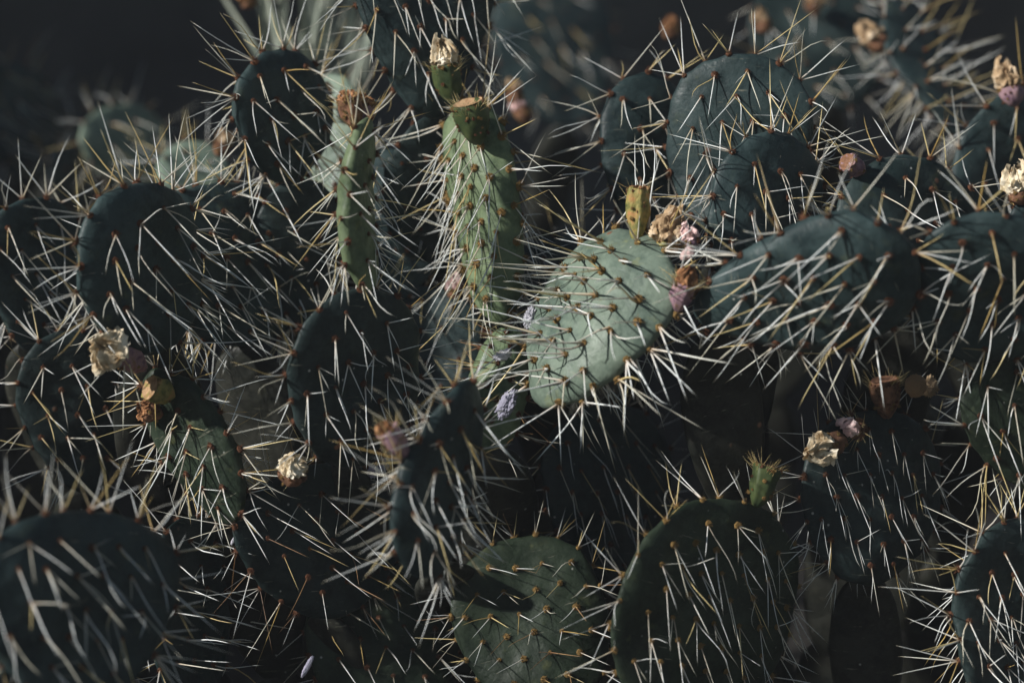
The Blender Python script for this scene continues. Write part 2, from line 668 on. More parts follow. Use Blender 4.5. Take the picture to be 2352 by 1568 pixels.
    def stem(self, bx, by, bd, n=3, back=0.03, W=0.085, side=0.0, mat='old', spines=False):
        """old pads below, down to the soil"""
        p = P(bx, by, bd)
        s = random.Random(int(bx * 7 + by))
        H = p.z
        k = max(1, round(H / 0.19))
        if k > 5:
            k = 5
        for i in range(k):
            L = H / k
            q = Vector((p.x + s.uniform(-.04, .04) + side, p.y + back * s.uniform(.3, 1.3), p.z - L))
            if i == k - 1:
                q.z = ground_z(q.x, q.y) - 0.02
            top = p + (p - q).normalized() * 0.012
            self.pad(0, 0, 0, 0, 0, 0, W * s.uniform(.9, 1.15), s.uniform(-40, 40), T=0.026, mat=mat, world=(q, top), spacing=0.036,
                     spines=spines, bare=not spines, nsp=(1, 2), rim=(1, 2), slen=0.8, straw=0.2, egg=0.1)
            p = q
        return self

    def finish(self, cap=290):
        order = sorted([s for s in self.specs if s[1] == 'spine'], key=lambda s: -s[0])
        mg = Merge()
        for i, s in enumerate(order):
            sc, _, o, m, p, d, kk, th, ln, mn, roll, u = s
            sl = ln
            if self.individual and i < cap and sc > 0.02:
                c = bpy.data.objects.new('spine', SPINE_ME[(mn, kk)])
                C.objects.link(c)
                c.parent = o
                f = stick_frame(p, d, roll)
                c.matrix_local = f @ Matrix.Diagonal((th, th, sl, 1))
                COUNT['spine'] += 1
            else:
                mg.add_spine(self.inv @ m @ stick_frame(p, d, roll), kk, th, sl, SLOTS.index(mn), u)
        if mg.v:
            mg.build('small_spines', self.root, [M[x] for x in SLOTS])
        n = 0
        ar = sorted([s for s in self.specs if s[1] == 'areole'], key=lambda s: -s[0])
        bv, bf = [], []
        for s in ar:
            sc, _, o, m, p, nm, rs, are, kk = s
            if self.individual and n < cap and sc > 0:
                c = bpy.data.objects.new('areole', AREOLE[are][kk])
                C.objects.link(c)
                c.parent = o
                c.matrix_local = stick_frame(p, nm) @ Matrix.Scale(rs, 4)
                n += 1
                COUNT['areole'] += 1
            else:
                f = self.inv @ m @ stick_frame(p, nm) @ Matrix.Scale(rs, 4)
                b = len(bv)
                for v in ((1, 0, 0), (-.5, .87, 0), (-.5, -.87, 0), (.3, .1, .8), (-.4, .1, .7)):
                    bv.append(tuple(f @ Vector(v)))
                for q in ((0, 1, 3), (1, 4, 3), (1, 2, 4), (2, 0, 3), (2, 3, 4)):
                    bf.append(tuple(b + z for z in q))
        if bv:
            ob = link('small_areoles', mesh('small_areoles', bv, bf), self.root, M['areole'])
            ob['kind'] = 'stuff'
        return self

    # ---- fruits
    def fruit(self, bx, by, tx, ty, d0, d1, W, skin='fruit_green', top='tan', flower=None, fsize=1.0, ribs=7, flare=1.0, tufts=18,
              are='areole', bristle=0.0, petals=14, disc=True, shrivel=0.05, flen=1.0):
        r = random.Random(int(bx * 3 + by * 5))
        B, T_ = P(bx, by, d0), P(tx, ty, d1)
        wm = W * px(d0)
        ax = T_ - B
        L = ax.length
        m = stick_frame(B, ax.normalized(), r.uniform(0, 6))
        prof = [(0.0, 0.16), (0.04, 0.30), (0.15, 0.55), (0.32, 0.80), (0.52, 0.97), (0.72, 1.0), (0.88, 0.98 * flare), (0.97, 0.98 * flare), (1.0, 0.90 * flare),
                (0.985, 0.78 * flare), (0.955, 0.5), (0.95, 0.22)]
        NTH = 30
        vs, fs = [], []
        sd_ = r.uniform(0, 99)
        for i, (t, rr) in enumerate(prof):
            for j in range(NTH):
                a = j * 2 * math.pi / NTH
                q = rr * wm / 2
                q *= 1 + (0.05 * math.cos(a * ribs + 2 * t) if i < 9 else 0.0)
                pt = Vector((math.cos(a), math.sin(a), t * 2))
                q *= 1 + shrivel * 3 * nn(pt, 1.6, sd_) + shrivel * 1.5 * nn(pt, 5, sd_)
                vs.append((q * math.cos(a), q * math.sin(a), t * L + shrivel * 0.3 * L * nn(pt, 2.5, sd_ + 5)))
        for i in range(len(prof) - 1):
            for j in range(NTH):
                fs.append((i * NTH + j, i * NTH + (j + 1) % NTH, (i + 1) * NTH + (j + 1) % NTH, (i + 1) * NTH + j))
        fs.append(tuple((len(prof) - 1) * NTH + j for j in range(NTH)))
        o = link('fruit', mesh('fruit', vs, fs), self.root, M[skin])
        o.matrix_local = self.inv @ m
        if disc:
            dv, df = [(0, 0, L * 0.975)], []
            rings = 5
            for i in range(1, rings + 1):
                for j in range(NTH):
                    a = j * 2 * math.pi / NTH
                    q = i / rings * wm / 2 * 0.90 * flare * (1 + 0.03 * math.sin(a * 5 + sd_))
                    z = L * 1.0 - 0.06 * L * (1 - (i / rings) ** 3) + 0.02 * L * nn((a, i, 0), 2, sd_)
                    dv.append((q * math.cos(a), q * math.sin(a), z + 0.0006))
            for j in range(NTH):
                df.append((0, 1 + j, 1 + (j + 1) % NTH))
                for i in range(rings - 1):
                    df.append((1 + i * NTH + j, 1 + (i + 1) * NTH + j, 1 + (i + 1) * NTH + (j + 1) % NTH, 1 + i * NTH + (j + 1) % NTH))
            dd = link('fruit_scar', mesh('fruit_scar', dv, df), o, M[top])
        for i in range(tufts):
            t = r.uniform(0.25, 0.8) if i < tufts * 0.5 else r.uniform(0.9, 0.98)
            a = r.uniform(0, 6.28)
            rr = 0.98 * wm / 2 * (0.72 + 0.28 * min(1, t * 1.5)) * (flare if t > .85 else 1)
            p = Vector((rr * math.cos(a), rr * math.sin(a), t * L))
            nm = Vector((math.cos(a), math.sin(a), 0.25 if t < .85 else 0.9)).normalized()
            c = bpy.data.objects.new('areole', r.choice(AREOLE['areole_gold' if r.random() < .6 else 'areole']))
            C.objects.link(c)
            c.parent = o
            c.matrix_local = stick_frame(p, nm) @ Matrix.Scale(r.uniform(0.0011, 0.0022), 4)
        if bristle:
            mg = Merge()
            for i in range(int(46 * bristle)):
                a = r.uniform(0, 6.28)
                t = r.uniform(0.75, 1.0)
                p = Vector((0.9 * wm / 2 * math.cos(a), 0.9 * wm / 2 * math.sin(a), t * L))
                d = Vector((math.cos(a) * 0.8, math.sin(a) * 0.8, r.uniform(0.2, 1.2))) + Vector((r.gauss(0, .25), r.gauss(0, .25), 0))
                mg.add_spine(stick_frame(p, d.normalized()), r.randrange(6), 0.28, r.uniform(0.25, 0.5), 1, r.random())
            mg.build('bristles', o, [M[x] for x in SLOTS])
        if flower:
            fl = link('dried_flower', petals_mesh(wm * 0.5 * fsize, wm * 1.1 * fsize * flen, petals, int(sd_ * 100)), o, M[flower])
            fl.location = (0, 0, L * 0.94)
        return self


def petals_mesh(rad, hgt, n, seed):
    """withered petals wrapped round one another, each a crumpled blade with its own thickness"""
    r = random.Random(seed)
    vs, fs = [], []

    def ridge(q, s, o):
        return 0.5 - abs(nn(q, s, o)) * 1.8

    for k in range(n):
        a0 = k * 2.399 + r.uniform(-.3, .3)
        layer = k / n
        r0 = rad * (0.30 + 0.40 * (1 - layer))
        h = hgt * r.uniform(0.5, 1.08)
        half = r.uniform(0.35, 0.8)
        lean = r.uniform(0.0, 0.8)
        close = r.uniform(0.2, 1.0)
        off = r.uniform(0, 99)
        fold = r.uniform(3, 7)
        NU, NV = 11, 12
        base = len(vs)
        for s in (0, 1):
            for i in range(NV + 1):
                t = i / NV
                bulge = math.sin(t * math.pi * 0.80 + 0.2) * lean * rad * 1.0
                rr = r0 + bulge - close * rad * 0.7 * t * t
                wid = half * (0.35 + 0.85 * math.sin(math.pi * min(1, t * 0.8 + .12)))
                for j in range(NU + 1):
                    u = j / NU * 2 - 1
                    a = a0 + u * wid + 0.25 * nn((t, k, 0), 3, off)
                    q = Vector((math.cos(a) * 1.2, math.sin(a) * 1.2, t * 2))
                    cr = rad * (0.30 * ridge(q, 1.3, off) + 0.12 * ridge(q, 3.4, off) + 0.06 * nn(q, 9, off))
                    wr = rad * 0.15 * math.sin(u * fold * 1.3 + 2 * nn((t, u, 0), 2, off)) * (0.3 + t)
                    edge = (abs(u) ** 3) * rad * 0.20 * math.sin(t * 9 + off)
                    rag = h * (0.10 * nn((u * 2, k, 0), 2.5, off) + 0.05 * nn((u * 2, k, 0), 7, off)) * t
                    zz = h * t * (1 - 0.25 * u * u) + rag + 0.25 * rad * nn(q, 3.3, off + 7) * t
                    x = max(0.03 * rad, rr + cr + wr + edge + s * 0.0005)
                    vs.append((x * math.cos(a), x * math.sin(a), zz))
        S = (NU + 1) * (NV + 1)
        for i in range(NV):
            for j in range(NU):
                a = base + i * (NU + 1) + j
                b, c, d = a + 1, a + NU + 2, a + NU + 1
                fs.append((d + S, c + S, b + S, a + S))
                fs.append((a, b, c, d))
        for i in range(NV):
            for j in (0, NU):
                a = base + i * (NU + 1) + j
                d = a + NU + 1
                fs.append((a, d, d + S, a + S) if j == 0 else (a, a + S, d + S, d))
        for j in range(NU):
            a = base + NV * (NU + 1) + j
            fs.append((a, a + 1, a + 1 + S, a + S))
    return mesh('dried_flower', vs, fs, False)


def lump(name, x, y, d, rx, ry, ang, mat, label, cat, seed, rough=1.0, group=None):
    bm = bmesh.new()
    bmesh.ops.create_icosphere(bm, subdivisions=5, radius=1.0)
    for v in bm.verts:
        q = v.co.copy()
        c = noise.voronoi(q * 3.2 + Vector((seed, 0, 0)))[0]
        f = 1 + rough * (0.45 * (c[1] - c[0]) - 0.18) + rough * 0.35 * nn(q, 1.4, seed) + rough * 0.22 * nn(q, 7, seed) + rough * 0.10 * nn(q, 17, seed)
        v.co = q * f
    me = bpy.data.meshes.new(name)
    bm.to_mesh(me)
    bm.free()
    me.polygons.foreach_set('use_smooth', [True] * len(me.polygons))
    o = link(name, me, None, M[mat])
    pxl = px(d)
    m = Matrix((RIGHT, UP, -FWD)).transposed().to_4x4() @ Matrix.Rotation(R(ang), 4, 'Z') @ Matrix.Diagonal((rx * pxl, ry * pxl, min(rx, ry) * pxl * .9, 1))
    m.translation = P(x, y, d)
    o.matrix_world = m
    return thing(o, label, cat, group)


# ---------------------------------------------------------------- ground and bank
def ground_z(x, y):
    return 0.05 * noise.noise(Vector((x * 1.1, y * 1.1, 3))) + 0.015 * noise.noise(Vector((x * 7, y * 7, 1)))


def bank_y(x):
    return 2.7 + 0.80 * x


def make_ground():
    vs, fs = [], []
    xs = [-24, -15, -8] + [-5 + i * 0.2 for i in range(51)] + [8, 15, 24]
    ys = [-24, -15, -8] + [-4 + i * 0.2 for i in range(41)] + [6, 10, 20, 40]
    for yy in ys:
        for xx in xs:
            vs.append((xx, yy, ground_z(xx, yy)))
    n = len(xs)
    for i in range(len(ys) - 1):
        for j in range(n - 1):
            fs.append((i * n + j, i * n + j + 1, (i + 1) * n + j + 1, (i + 1) * n + j))
    o = link('ground', mesh('ground', vs, fs), None, M['soil'])
    o['kind'] = 'structure'
    # invented steep bank, turned from the sun so the background stays dark
    vs, fs = [], []
    nx, nz = 90, 30
    for i in range(nz + 1):
        for j in range(nx + 1):
            xx = -9 + 18 * j / nx
            zz = -0.1 + 3.6 * i / nz
            yy = bank_y(xx) + 0.16 * zz + 0.35 * noise.noise(Vector((xx * .8, zz * .9, 5))) + 0.10 * noise.noise(Vector((xx * 3, zz * 3, 2)))
            vs.append((xx, yy, zz))
    b = len(vs)
    for j in range(nx + 1):
        xx = -9 + 18 * j / nx
        vs.append((xx, bank_y(xx) + 25, 3.5))
    for i in range(nz):
        for j in range(nx):
            fs.append((i * (nx + 1) + j, i * (nx + 1) + j + 1, (i + 1) * (nx + 1) + j + 1, (i + 1) * (nx + 1) + j))
    for j in range(nx):
        a = nz * (nx + 1) + j
        fs.append((a, a + 1, b + j + 1, b + j))
    o = link('dark_backdrop_bank', mesh('dark_backdrop_bank', vs, fs), None, M['rock'])
    o['kind'] = 'structure'


make_ground()

# ---------------------------------------------------------------- faint scattering volume, added only to lift the blacks
hb = [(x, y, z) for x in (-25, 25) for y in (-25, 42) for z in (-1.1, 4.2)]
hz = link('black_lift_haze', mesh('black_lift_haze', hb, [(0, 1, 3, 2), (4, 6, 7, 5), (0, 4, 5, 1), (2, 3, 7, 6), (0, 2, 6, 4), (1, 5, 7, 3)], False))
hz['kind'] = 'stuff'
hm = bpy.data.materials.new('black_lift_volume')
hm.use_nodes = True
hm.node_tree.nodes.clear()
ho = hm.node_tree.nodes.new('ShaderNodeOutputMaterial')
hv = hm.node_tree.nodes.new('ShaderNodeVolumePrincipled')
hv.inputs['Color'].default_value = (0.9, 0.93, 1.0, 1)
hv.inputs['Density'].default_value = 0.0054
hm.node_tree.links.new(hv.outputs[0], ho.inputs['Volume'])
hz.data.materials.append(hm)


def foot(x, d):
    p = P(x, 800, d)
    return Vector((p.x, p.y, ground_z(p.x, p.y)))


# ================================================================ the cacti
# --- centre: dark woody pad, tall narrow pad, pale leaning pad
c = Plant('tall narrow pad and pale leaning pad on one stem at the centre', foot(1150, 0.05))
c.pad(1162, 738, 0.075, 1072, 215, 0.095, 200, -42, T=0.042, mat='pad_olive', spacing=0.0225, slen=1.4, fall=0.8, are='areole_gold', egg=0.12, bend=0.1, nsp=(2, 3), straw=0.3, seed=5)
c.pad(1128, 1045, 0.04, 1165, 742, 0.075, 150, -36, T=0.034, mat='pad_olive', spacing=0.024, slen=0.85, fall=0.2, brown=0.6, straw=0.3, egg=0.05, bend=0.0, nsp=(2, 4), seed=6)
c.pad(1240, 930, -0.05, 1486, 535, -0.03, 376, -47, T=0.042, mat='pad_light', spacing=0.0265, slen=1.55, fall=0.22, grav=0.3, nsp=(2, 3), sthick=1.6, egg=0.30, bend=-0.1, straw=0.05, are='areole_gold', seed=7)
c.fruit(1100, 332, 1074, 236, 0.045, 0.03, 80, 'fruit_green', 'tan', None, flare=0.98, bristle=1.6, tufts=44, shrivel=0.07, ribs=9)
c.fruit(1040, 240, 1022, 145, 0.08, 0.07, 62, 'fruit_green', 'tan', 'petal_cream', fsize=0.82, bristle=0.8, petals=16, flen=1.25, disc=False)
c.fruit(1462, 560, 1468, 432, -0.04, -0.04, 52, 'fruit_orange', 'petal_brown', 'petal_brown', fsize=0.8, flen=0.3, petals=10, flare=1.0, shrivel=0.13, tufts=30, bristle=0.3)
c.fruit(1530, 590, 1538, 560, -0.05, -0.05, 70, 'fruit_orange', 'tan', 'petal_tan', fsize=1.15, bristle=0.5, petals=18)
c.fruit(1592, 570, 1588, 550, -0.07, -0.07, 36, 'fruit_purple', 'tan', 'petal_pink', fsize=1.1, petals=9, disc=False)
c.fruit(1555, 715, 1575, 650, -0.10, -0.11, 50, 'fruit_purple', 'tan', 'petal_brown', fsize=0.8, bristle=0.8, petals=12, disc=False, shrivel=0.1)
c.stem(1128, 1045, 0.03)
c.finish()

# --- right of it: big dark pad in front
c = Plant('out of focus dark pad lying right of the pale leaning pad, green rim above', foot(1850, -0.1))
c.pad(1585, 725, -0.08, 2108, 605, -0.17, 320, 30, T=0.040, mat='pad', spacing=0.029, slen=1.2, fall=0.8, grav=0.28, nsp=(2, 3), sthick=1.2, egg=0.38, bend=-0.3, seed=8)
c.stem(1640, 760, -0.06, side=0.0)
c.finish()

# --- right edge pad
c = Plant('big dark pad cut off by the right edge with pale spines in rows', foot(2330, -0.1))
c.pad(2150, 800, -0.08, 2420, 530, -0.16, 450, 34, T=0.030, mat='pad', spacing=0.031, slen=1.0, fall=0.9, grav=0.35, sthick=1.2, seed=9)
c.pad(2420, 1120, -0.02, 2300, 790, -0.07, 300, 15, mat='pad_green', spacing=0.032, slen=1.1, fall=0.7, seed=10)
c.stem(2420, 1120, 0.0)
c.finish()

# --- upper right group
c = Plant('upright teal pad with arched spiny top at the upper right', foot(1700, 0.05))
c.pad(1690, 560, 0.06, 1700, 125, 0.05, 330, -4, T=0.026, mat='pad', spacing=0.032, slen=1.2, fall=0.7, grav=0.6, egg=0.18, bend=0.3, nsp=(2, 3), seed=12, straw=.2)
c.stem(1690, 560, 0.08)
c.finish()
c = Plant('half hidden spiny pad left of and behind the arched teal pad', foot(1470, 0.12))
c.pad(1480, 530, 0.13, 1490, 165, 0.13, 235, 28, T=0.026, mat='pad', spacing=0.032, slen=1.15, fall=0.8, grav=0.7, nsp=(2, 3), seed=13, straw=.2)
c.stem(1480, 530, 0.15)
c.finish()
c = Plant('dark pad in front of the arched teal pad with sunlit spines along its rim', foot(1760, 0.02))
c.pad(1720, 700, 0.0, 1800, 300, 0.0, 310, 32, T=0.026, mat='pad', spacing=0.030, slen=1.15, fall=0.85, grav=0.65, egg=0.1, nsp=(2, 3), rim=(4, 6), seed=14)
c.stem(1720, 700, 0.04)
c.finish()
c = Plant('dark green rounded pad behind the right hand big pad with few long spines', foot(2100, 0.03))
c.pad(2080, 760, 0.03, 2095, 362, 0.05, 400, 30, T=0.026, mat='pad_shaded', spacing=0.036, slen=1.1, fall=0.35, grav=0.5, nsp=(1, 2), egg=0.1, seed=15)
c.fruit(1985, 395, 1945, 372, 0.02, 0.0, 44, 'fruit_purple', 'fruit_brown', None, tufts=20, shrivel=0.12)
c.stem(2080, 760, 0.06)
c.finish()
c = Plant('blurred pad with slanting pale rim at the right edge above the dark green pad', foot(2300, 0.25))
c.pad(2210, 560, 0.22, 2390, 215, 0.25, 260, 35, T=0.024, mat='pad', spacing=0.034, slen=1.2, fall=0.6, nsp=(1, 2), seed=16)
c.fruit(2330, 245, 2322, 200, 0.18, 0.18, 56, 'fruit_purple', 'tan', 'petal_tan', fsize=1.0, petals=12, flen=1.2)
c.stem(2210, 560, 0.25)
c.finish()
c = Plant('pad off the right edge carrying a tan dried flower level with its spines', foot(2400, 0.05))
c.pad(2420, 760, 0.04, 2400, 440, 0.04, 230, 20, mat='pad', seed=17)
c.fruit(2352, 470, 2345, 440, 0.02, 0.02, 58, 'fruit_brown', 'tan', 'petal_cream', fsize=1.0, petals=14, flen=1.2)
c.stem(2420, 760, 0.06)
c.finish()
c = Plant('very blurred edge on pad with bluish spines below the top right corner', foot(2150, 0.45))
c.pad(2230, 340, 0.42, 2060, 10, 0.52, 260, 62, T=0.026, mat='pad', spacing=0.034, slen=1.3, fall=0.1, grav=0.3, nsp=(2, 3), seed=18)
c.fruit(2030, 120, 2010, 90, 0.45, 0.45, 50, 'fruit_brown', 'tan', 'petal_tan', fsize=1.0, petals=9)
c.stem(2230, 340, 0.45)
c.finish(160)

# --- top centre
c = Plant('large teal pad cut off by the top edge, hanging over the tall narrow pad', foot(980, 0.12))
c.pad(985, 262, 0.14, 965, -260, 0.11, 330, 18, T=0.030, mat='pad', spacing=0.030, slen=1.15, fall=0.75, grav=0.8, egg=0.34, nsp=(2, 3), seed=19)
c.pad(985, 640, 0.24, 985, 262, 0.15, 220, 20, mat='pad_shaded', spacing=0.034, slen=0.9, seed=20, nsp=(0, 1), rim=(0, 1))
c.stem(1000, 640, 0.25)
c.finish()
c = Plant('round dark pad with a spiny lit rim at the upper left', foot(640, 0.15))
c.pad(668, 418, 0.13, 632, 118, 0.11, 280, 44, T=0.030, mat='pad', spacing=0.028, slen=1.15, fall=0.5, grav=0.5, egg=0.05, nsp=(2, 3), rim=(4, 6), seed=21)
c.pad(700, 760, 0.16, 680, 418, 0.13, 220, 25, mat='pad_shaded', seed=22, nsp=(0, 1), rim=(0, 1))
c.stem(700, 760, 0.17)
c.finish()
c = Plant('thin pad seen edge on with a green rim, brown fruits on its top', foot(830, 0.0))
c.pad(832, 676, -0.055, 826, 275, -0.065, 185, 72, T=0.026, mat='pad_olive', spacing=0.029, slen=1.1, fall=0.6, grav=0.5, egg=0.0, bend=0.1, nsp=(2, 3), rim=(3, 5), seed=23)
c.pad(800, 1075, -0.02, 830, 664, -0.055, 360, 34, T=0.026, mat='pad_shaded', spacing=0.031, slen=0.95, fall=1.0, grav=0.9, egg=0.12, nsp=(2, 3), seed=24, straw=0.1)
c.fruit(822, 302, 800, 225, -0.05, -0.055, 50, 'fruit_brown', 'fruit_brown', 'petal_brown', fsize=0.9, bristle=1.3, petals=12, shrivel=0.12, disc=False, flen=.5)
c.fruit(832, 300, 838, 240, -0.04, -0.04, 46, 'fruit_purple', 'tan', 'petal_brown', fsize=0.9, bristle=0.7, petals=12, shrivel=0.1, flen=.7)
c.stem(800, 1075, 0.05)
c.finish()

# --- left
c = Plant('leftmost of the two joined big dark pads, its rim thick with straw coloured spines', foot(320, -0.02))
c.pad(352, 815, -0.03, 300, 418, -0.06, 370, 42, T=0.032, mat='pad', spacing=0.031, slen=1.3, fall=0.42, grav=0.35, egg=0.10, nsp=(2, 3), rim=(4, 6), sthick=1.1, seed=25)
c.stem(365, 815, 0.02)
c.finish()
c = Plant('broad dark pad right of the straw rimmed pad with spines slanting to lower right', foot(560, 0.03))
c.pad(558, 800, 0.11, 520, 414, 0.12, 520, 36, T=0.030, mat='pad', spacing=0.030, slen=1.25, fall=0.48, grav=0.4, egg=0.12, nsp=(2, 3), rim=(3, 5), seed=26)
c.stem(560, 800, 0.12)
c.finish()
c = Plant('out of focus pad at the left edge with upright yellow spines on top', foot(70, 0.12))
c.pad(70, 800, 0.14, 80, 455, 0.14, 260, 34, mat='pad', spacing=0.031, slen=1.2, fall=0.7, grav=0.9, straw=0.4, seed=27)
c.stem(70, 800, 0.15)
c.finish(200)
c = Plant('narrow slanting lower left pad with a shaggy pale flower and an orange tipped fruit', foot(520, -0.01))
c.pad(550, 1190, 0.0, 350, 850, -0.02, 190, -42, T=0.030, mat='pad_green', spacing=0.026, slen=1.05, fall=0.5, grav=0.6, egg=0.0, bend=0.3, nsp=(2, 4), rim=(3, 5), straw=0.4, seed=28)
c.fruit(335, 845, 258, 806, -0.03, -0.08, 58, 'fruit_purple', 'tan', 'petal_cream', fsize=1.3, petals=22, shrivel=0.12, disc=False)
c.fruit(400, 910, 345, 890, -0.03, -0.05, 56, 'fruit_orange', 'tan', None, flare=1.1, shrivel=0.10)
c.fruit(372, 955, 335, 940, -0.02, -0.03, 44, 'fruit_brown', 'fruit_brown', 'petal_brown', fsize=0.9, petals=8, shrivel=0.15, flen=.6)
c.stem(550, 1190, 0.02)
c.finish()
c = Plant('black shadowed pad at the left below the straw rimmed pad', foot(170, 0.1))
c.pad(200, 1130, 0.12, 140, 760, 0.1, 250, 20, mat='pad_shaded', slen=1.0, seed=29)
c.fruit(70, 800, 60, 775, 0.16, 0.16, 44, 'fruit_brown', 'tan', 'petal_tan', fsize=1.1, petals=10)
c.stem(200, 1130, 0.14)
c.finish(200)

# --- foreground
c = Plant('very near blurred dark pad in the bottom left corner with thick soft spines', foot(150, -0.3))
c.pad(190, 1620, -0.27, 165, 1172, -0.25, 560, 36, T=0.028, mat='pad', spacing=0.033, slen=1.15, fall=0.6, grav=0.4, nsp=(1, 3), rim=(3, 5), sthick=1.0, seed=30)
c.stem(190, 1600, -0.25)
c.finish()
c = Plant('near blurred dark pad in the middle, its left rim carrying a pinkish withered fruit', foot(1000, -0.15))
c.pad(945, 1335, -0.17, 1085, 872, -0.14, 265, 53, T=0.027, mat='pad', spacing=0.028, slen=1.1, fall=0.5, grav=0.3, egg=0.0, bend=0.2, nsp=(2, 3), rim=(4, 6), seed=31)
c.fruit(935, 1050, 888, 985, -0.19, -0.20, 52, 'fruit_purple', 'tan', 'petal_brown', fsize=0.7, bristle=0.6, petals=9, shrivel=0.12, disc=False, flen=.7)
c.stem(1010, 1290, -0.02, back=0.2, W=0.08)
c.finish()

# --- lower middle and right; most spines thinned, as shade would dim them
c = Plant('dull green rounded pad facing the viewer at the bottom centre', foot(1240, 0.05))
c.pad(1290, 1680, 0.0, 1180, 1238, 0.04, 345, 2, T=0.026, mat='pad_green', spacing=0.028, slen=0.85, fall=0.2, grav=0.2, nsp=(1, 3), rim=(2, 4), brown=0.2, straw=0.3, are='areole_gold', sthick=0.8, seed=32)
c.stem(1290, 1680, 0.02)
c.finish()
c = Plant('dark lower right pad with a narrow green rim, tipped by a bristly green fruit', foot(1560, -0.03))
c.pad(1540, 1700, -0.04, 1690, 1140, -0.03, 560, 44, T=0.027, mat='pad_green', spacing=0.030, slen=1.05, fall=1.0, grav=0.9, egg=0.1, nsp=(1, 3), rim=(2, 4), seed=33, are='areole_gold', sthick=0.8, straw=0.1)
c.fruit(1735, 1165, 1765, 1070, -0.03, -0.03, 62, 'fruit_green', 'fruit_brown', None, bristle=1.0, tufts=40, flare=1.1)
c.stem(1520, 1650, -0.02)
c.finish()
c = Plant('dark right hand pad with pale spines pointing down and withered flowers along its top', foot(2000, 0.03))
c.pad(1990, 1340, 0.04, 2010, 935, 0.05, 390, 34, T=0.026, mat='pad_shaded', spacing=0.028, slen=0.85, fall=1.4, grav=1.0, egg=0.1, nsp=(2, 3), rim=(2, 4), straw=0.1, sthick=0.7, seed=34)
c.fruit(1940, 1010, 1900, 1025, 0.02, 0.0, 56, 'fruit_brown', 'tan', 'petal_cream', fsize=1.0, petals=16, flen=1.2, shrivel=0.08)
c.fruit(1985, 985, 1962, 985, 0.03, 0.02, 48, 'fruit_brown', 'tan', 'petal_pink', fsize=0.8, petals=7, flen=1.5, bristle=0.8, shrivel=0.1)
c.fruit(2040, 960, 2030, 872, 0.04, 0.03, 66, 'fruit_brown', 'fruit_brown', None, bristle=1.0, tufts=44, shrivel=0.1)
c.stem(1990, 1340, 0.06)
c.finish()
c = Plant('edge on pad by the right border near the bottom, spines fanning left', foot(2300, -0.02))
c.pad(2260, 1640, -0.02, 2340, 1190, -0.02, 300, 48, T=0.026, mat='pad_shaded', spacing=0.028, slen=1.2, fall=0.6, nsp=(2, 3), rim=(4, 6), seed=35)
c.stem(2260, 1640, 0.0)
c.finish()
c = Plant('dark shadowed pad below the dried flower at the lower left centre, long thin spines', foot(740, 0.05))
c.pad(760, 1420, 0.05, 730, 1060, 0.06, 470, 34, T=0.026, mat='pad_shaded', spacing=0.030, slen=1.2, fall=0.3, grav=0.1, nsp=(1, 2), rim=(2, 4), straw=0.3, brown=0.3, sthick=0.65, seed=36)  # spines browned and thinned to carry the shade on this pad
c.fruit(672, 1112, 672, 1080, -0.05, -0.06, 64, 'fruit_brown', 'tan', 'petal_cream', fsize=0.85, petals=20, disc=False, flen=.7)
c.stem(760, 1420, 0.07)
c.finish()
c = Plant('faint dark green pad low down between the bottom centre pad and the blurred corner', foot(880, 0.1))
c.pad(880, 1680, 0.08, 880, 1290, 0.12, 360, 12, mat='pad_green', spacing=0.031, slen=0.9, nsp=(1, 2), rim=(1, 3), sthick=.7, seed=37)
c.stem(880, 1680, 0.1)
c.finish(200)
c = Plant('shadowed pad with level spines right of the blurred bottom left pad', foot(440, 0.0))
c.pad(430, 1640, 0.0, 440, 1180, 0.02, 300, 45, mat='pad_shaded', spacing=0.030, slen=1.0, fall=0.1, grav=0.1, nsp=(1, 2), rim=(2, 3), seed=38)
c.stem(430, 1640, 0.02)
c.finish(200)
c = Plant('shadowed pad below the pale leaning pad with bluish drooping spines', foot(1400, 0.12))
c.pad(1400, 1330, 0.14, 1380, 930, 0.14, 360, 36, mat='pad_shaded', spacing=0.030, slen=1.0, fall=1.2, grav=1.0, nsp=(1, 2), rim=(1, 3), sthick=.7, seed=39)
c.stem(1400, 1330, 0.15)
c.finish(200)
c = Plant('dark thorny pad filling the bottom left corner beneath the blurred one', foot(110, -0.05))
c.pad(120, 1750, -0.02, 110, 1450, -0.06, 320, 40, mat='pad_shaded', slen=1.1, seed=40, rim=(4, 5), straw=.6)
c.stem(120, 1750, 0.0)
c.finish(200)

# --- unseen clumps added beyond the left edge to shade the lower left
for (x_, y_, h_, s_) in ((-0.84, -0.10, 0.90, 61), (-0.78, -0.36, 0.88, 62), (-1.05, 0.14, 0.98, 63), (-0.94, -0.26, 0.98, 64)):
    c = Plant('unseen prickly pear clump added beyond the left edge for its shade', Vector((x_, y_, 0)), 'cacti added beyond the left edge for shade', False)
    for k_ in range(4):
        z0 = h_ * k_ / 4
        c.pad(0, 0, 0, 0, 0, 0, 0.19, -50 + 25 * (k_ % 2) + s_ % 7, T=0.026, mat='pad_shaded', spacing=0.036, nsp=(1, 2), rim=(2, 3), seed=s_ + k_,
              world=(Vector((x_ + 0.03 * (k_ % 2), y_, z0)), Vector((x_ + 0.03 * ((k_ + 1) % 2), y_ + 0.02, h_ * (k_ + 1) / 4 + 0.01))))
    c.finish()

